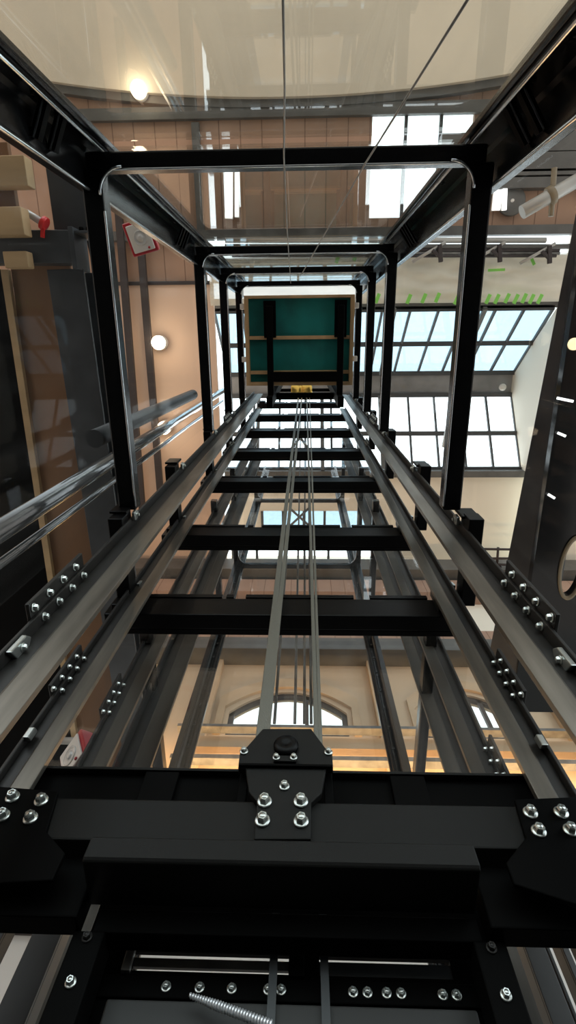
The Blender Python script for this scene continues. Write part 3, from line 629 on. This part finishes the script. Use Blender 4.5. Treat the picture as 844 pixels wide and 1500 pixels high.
# drop box column between the tapes
p, q = at(703, 380, 'z', 11.8), at(694, 462, 'z', 11.8)
tag(obj('conduit', MB().bar(p, q, .13, .1), 'gtube', None, .01), 'pale vertical conduit behind the right side beam by the polythene sheet', 'conduit')
p = at(736, 567, 'z', 14.0); tag(obj('smoke_detector', MB().lathe(p, (0, 0, -1), [(.09, 0), (.09, .04), (.05, .07)], 20), 'white'), 'small round white detector on the grey beam between the roof lights', 'detector')
p, q = at(690, 470, 'z', 12.2), at(650, 655, 'z', 12.2)
tag(obj('stay_post', MB().bar(p, q, .09, .09), 'gtube', None, .01), 'slim pale strut running beside the right side beam under the roof lights', 'strut')
# scaffold at the far end of the pale wall on the right
for k, (u0, v0, u1, v1) in enumerate(((690, 804, 760, 805), (700, 818, 770, 818), (705, 826, 770, 828), (698, 802, 735, 832), (730, 802, 728, 830))):
    tag(obj('scaffold_tube', MB().tube([at(u0, v0, 'z', 11.4), at(u1, v1, 'z', 11.4)], .03, 8), 'dark'), f'thin dark scaffold tube under the pale ceiling by the glossy cladding, {["first", "second", "third", "fourth slanting", "fifth upright"][k]} one', 'scaffold tube', 'scaffold tubes by the cladding')

# ------------------------------------------------------------------ black glossy cladding on the right with the round hole
ZR = 5.0
E0, E1 = at(863, 215, 'z', ZR), at(736, 860, 'z', ZR)
F0, F1 = at(858, 330, 'z', 4.72), at(771, 900, 'z', 4.72)
F0 = F1+(F0-F1)*1.35; E1 = E0+(E1-E0)*1.25; F1 = F0+(F1-F0)*1.25
struct('trim_9', MB().add([E0, E1, F1, F0, E0+Vector((.4, 0, .2)), E1+Vector((.4, 0, .2)), F1+Vector((.4, 0, .2)), F0+Vector((.4, 0, .2))],
       [(0, 1, 2, 3), (4, 7, 6, 5), (0, 4, 5, 1), (1, 5, 6, 2), (2, 6, 7, 3), (3, 7, 4, 0)]), 'fascia')
hc = at(838, 832, 'z', 4.72); hrx, hry = .10, .30
N = 48; ring_in = [(hc.x+hrx*math.cos(2*math.pi*k/N), hc.y+hry*math.sin(2*math.pi*k/N)) for k in range(N)]
# soffit sheet around the hole: project each ring point outwards to the sheet outline
def outl(k):
    a = 2*math.pi*k/N; dx, dy = math.cos(a)*hrx, math.sin(a)*hry
    best = 1e9
    def hit(nx_, ny_, d): # line nx*x+ny*y=d
        den = nx_*dx+ny_*dy
        if abs(den) < 1e-9: return 1e9
        s = (d-nx_*hc.x-ny_*hc.y)/den
        return s if s > 0 else 1e9
    ed_ = F1-F0; nx_, ny_ = ed_.y, -ed_.x
    best = min(hit(nx_, ny_, nx_*F0.x+ny_*F0.y), hit(1, 0, 5.5), hit(0, 1, F0.y), hit(0, 1, F1.y))
    return (hc.x+dx*best, hc.y+dy*best)
ro = [outl(k) for k in range(N)]
vs = [(x, y, 4.72) for x, y in ring_in]+[(x, y, 4.72) for x, y in ro]+[(x, y, 4.80) for x, y in ring_in]+[(x, y, 4.80) for x, y in ro]
fs = []
for k in range(N):
    j = (k+1) % N
    fs += [(k, j, N+j, N+k), (2*N+k, 3*N+k, 3*N+j, 2*N+j), (k, 2*N+k, 2*N+j, j), (N+k, N+j, 3*N+j, 3*N+k)]
struct('ceiling_cladding', MB().add(vs, fs), 'clad')
pr_ = thing('porthole_ring', 'tan oval ring around the hole in the black cladding at the right edge', 'ring', (hc.x, hc.y, 4.7))
m_ = MB(); V_ = []
prof = [(1.0, .02), (1.0, -.02), (1.25, -.02), (1.28, 0)]
for (s, dz) in prof: V_ += [(hc.x+hrx*(s+(0 if s == 1 else .0))*math.cos(2*math.pi*k/N), hc.y+hry*((s-1)*.45+1)*math.sin(2*math.pi*k/N), 4.715+dz) for k in range(N)]
Fq = []
for i in range(3):
    for k in range(N): j = (k+1) % N; Fq.append((i*N+k, i*N+j, (i+1)*N+j, (i+1)*N+k))
m_.add(V_, Fq, True); obj('rim', m_, 'tan', pr_)
for k, (u, v) in enumerate(((842, 504),)):
    p = at(u, v, 'z', 4.70); t = thing('lamp_reflection', 'round cream glowing disc added as a lamp reflection in the black cladding at the right edge', 'lamp', p)
    obj('lens', MB().lathe(p, (0, 0, -1), [(.05, -.02), (.05, .0), (.035, .012)], 24), mat('cream reflection', (.9, .8, .5), .4, emit=(1, .85, .5, .8)), t)  # glowing disc put in for a reflection on the gloss, not a fitting
for k, (u0, v0, u1, v1) in enumerate(((817, 634, 829, 639), (803, 724, 813, 730), (816, 583, 840, 588))):
    p, q = at(u0, v0, 'z', 4.70), at(u1, v1, 'z', 4.70)
    tag(obj('edge_light', MB().bar(p, q, .022, .012), 'strip', None, .003), f'short white light slot in the black cladding, {["middle", "lowest", "topmost"][k]} of three', 'light slot')

# ------------------------------------------------------------------ rear hall wall at y = 5.6
YW = 5.6
def zrow(v): return at(440, v, 'y', YW).z
struct('wall_rear_upper', MB().box(-6, 7, YW, YW+.2, zrow(970), 13.2), 'pale')
struct('wall_rear_band', MB().box(-6, 7, YW-.06, YW, zrow(958), zrow(926)), 'boards2')
struct('trim_21', MB().box(-6, 7, YW-.35, YW, zrow(975), zrow(958)), 'trimgrey')
struct('trim_22', MB().box(-6, 7, YW-.3, YW-.001, zrow(884), zrow(866)), 'boards2')
struct('trim_23', MB().box(-6, 7, YW-.5, YW-.001, zrow(862), zrow(846)), 'trimgrey')
# wall with arched openings: built in strips around each window
def arch_wall(x0, x1, z0, z1, cx, hw, zs_, zspring, rise, m, name, n=16):
    mb = MB(); mb.box(x0, x1, YW, YW+.2, z0, zs_); mb.box(x0, cx-hw, YW, YW+.2, zs_, z1); mb.box(cx+hw, x1, YW, YW+.2, zs_, z1)
    for k in range(n):
        a, b = cx-hw+2*hw*k/n, cx-hw+2*hw*(k+1)/n
        h = lambda x: zspring+rise*(1-((x-cx)/hw)**2)
        mb.prism([(a, h(a)), (b, h(b)), (b, z1), (a, z1)], 'y', YW, YW+.2)
    return struct(name, mb, m)
zt = zrow(970); zb = zrow(1175)
zsill = zrow(1078); zspr = zrow(1044); rise = zrow(1014)-zspr
wins = [(-.26, .93), (2.55, .75), (-3.2, .75)]
arch_wall(-1.75, 1.45, zb, zt, wins[0][0], wins[0][1], zsill, zspr, rise, 'orange', 'wall_rear_middle')
arch_wall(1.45, 4.2, zb, zt, wins[1][0], wins[1][1], zsill, zspr, rise, 'orange', 'wall_rear_right')
arch_wall(-5, -1.75, zb, zt, wins[2][0], wins[2][1], zsill, zspr, rise, 'orange', 'wall_rear_left')
struct('wall_rear_far', MB().box(4.2, 7, YW, YW+.2, zb, zt), 'orange')
for k, (cx, hw) in enumerate(wins):
    g = MB(); n = 16; h = lambda x, w=hw, c=cx, e=0: zspr+rise*(1-((x-c)/w)**2)
    pts = [(cx-hw, zsill), (cx+hw, zsill)]+[(cx+hw-2*hw*i/n, h(cx+hw-2*hw*i/n)) for i in range(n+1)]
    w = struct(f'window_{5+k}', MB().prism(pts, 'y', YW+.1, YW+.12), 'winglass')
    top = [(cx-hw+2*hw*i/n, h(cx-hw+2*hw*i/n)) for i in range(n+1)]
    obj('window_frame', MB().prism(top+[(x, z-.08) for x, z in top[::-1]], 'y', YW+.04, YW+.1), 'dark', w)
    for x in (cx-hw+.04, cx+hw-.04): obj('window_frame', MB().box(x-.04, x+.04, YW+.04, YW+.1, zsill, h(x)), 'dark', w)
    obj('window_frame', MB().box(cx-hw, cx+hw, YW+.03, YW+.1, zsill, zsill+.06), 'dark', w)
    for x in (cx-.3, cx+.3): obj('glazing_bar', MB().box(x-.03, x+.03, YW+.04, YW+.1, zsill, h(x)), 'dark', w)
    top = [(cx-hw, zsill)]+top+[(cx+hw, zsill)]; out_ = [(x+(x-cx)*.2, z+(.30 if 0 < i_ < len(top)-1 else 0)) for i_, (x, z) in enumerate(top)]
    struct(f'trim_{30+k}', MB().prism([(x+(x-cx)*.08, z+(.08 if 0 < i_ < len(top)-1 else 0)) for i_, (x, z) in enumerate(top)]+out_[::-1], 'y', YW-.05, YW), 'orange2')
# pilasters and the horizontal bars in front of the wall
for k, x in enumerate((-1.6, 1.25, 4.0)):
    struct(f'trim_{40+k}', MB().box(x-.14, x+.14, YW-.12, YW-.001, zb, zt), 'orange2')
for k, (v, h, m, y) in enumerate(((1069, .025, 'tube', YW-.5), (1093, .10, 'orange2', YW-.3), (1115, .035, 'tube', YW-.4))):
    z = at(440, v, 'y', y).z
    struct(f'trim_{50+k}', MB().box(-1.75, 7, y-.06, y+.06, z-h, z+h), m)
struct('wall_rear_low', MB().box(-8, 9, YW+.01, YW+.2, 0, zb), 'lowwall')
struct('wall_left', MB().box(-9.1, -9, -8, 6, 0, 12.3), 'cream')
struct('trim_60', MB().box(-8, -1.2, YW-.1, YW, 3.55, 3.68), 'dark')

# ------------------------------------------------------------------ pit
struct('floor', MB().box(-1.5, 1.4, -1.3, 1.9, -1.5, -1.3), 'concrete')
for nm, b in (('wall_front', (-1.5, 1.4, -1.5, -1.3)), ('wall_back', (-1.5, 1.4, 1.9, 2.1)), ('wall_pit_left', (-1.7, -1.5, -1.5, 2.1)), ('wall_pit_right', (1.4, 1.6, -1.5, 2.1))):
    struct(nm, MB().box(*b, -1.3, -.1), 'concrete')
struct('floor_hall', MB().box(-5, 5, -5, -1.3, -.2, -.1).box(-5, 5, 1.9, 4.2, -.2, -.1).box(-5, -1.5, -1.3, 1.9, -.2, -.1).box(1.4, 5, -1.3, 1.9, -.2, -.1), 'concrete')
# ------------------------------------------------------------------ light
w = bpy.data.worlds.new('world'); sc.world = w; w.use_nodes = True; nt = w.node_tree; bg = nt.nodes['Background']
tc = nt.nodes.new('ShaderNodeTexCoord'); sp = nt.nodes.new('ShaderNodeSeparateXYZ'); nt.links.new(tc.outputs['Generated'], sp.inputs[0])
cr = nt.nodes.new('ShaderNodeValToRGB'); cr.color_ramp.elements[0].position = .48; cr.color_ramp.elements[0].color = (.80, .76, .70, 1)
cr.color_ramp.elements[1].position = .62; cr.color_ramp.elements[1].color = (2.2, 2.5, 2.6, 1)
mr = nt.nodes.new('ShaderNodeMapRange'); mr.inputs[1].default_value = -1; mr.inputs[2].default_value = 1
nt.links.new(sp.outputs['Z'], mr.inputs[0]); nt.links.new(mr.outputs[0], cr.inputs[0]); nt.links.new(cr.outputs[0], bg.inputs['Color'])
bg.inputs['Strength'].default_value = 1.0
def area(name, loc, target, sx, sy, energy, col):
    l = bpy.data.lights.new(name, 'AREA'); l.shape = 'RECTANGLE'; l.size = sx; l.size_y = sy; l.energy = energy; l.color = col
    o = bpy.data.objects.new(name, l); C.objects.link(o); o.location = loc
    o.rotation_euler = (Vector(target)-Vector(loc)).to_track_quat('-Z', 'Y').to_euler()
area('warm_uplight', (.6, 5.0, 4.75), (.6, 5.6, 5.15), 6.5, .2, 210, (1, .60, .25))
sc.view_settings.view_transform = 'Standard'; sc.view_settings.exposure = .18
sc.cycles.transparent_max_bounces = 24
sc.cycles.max_bounces = 8
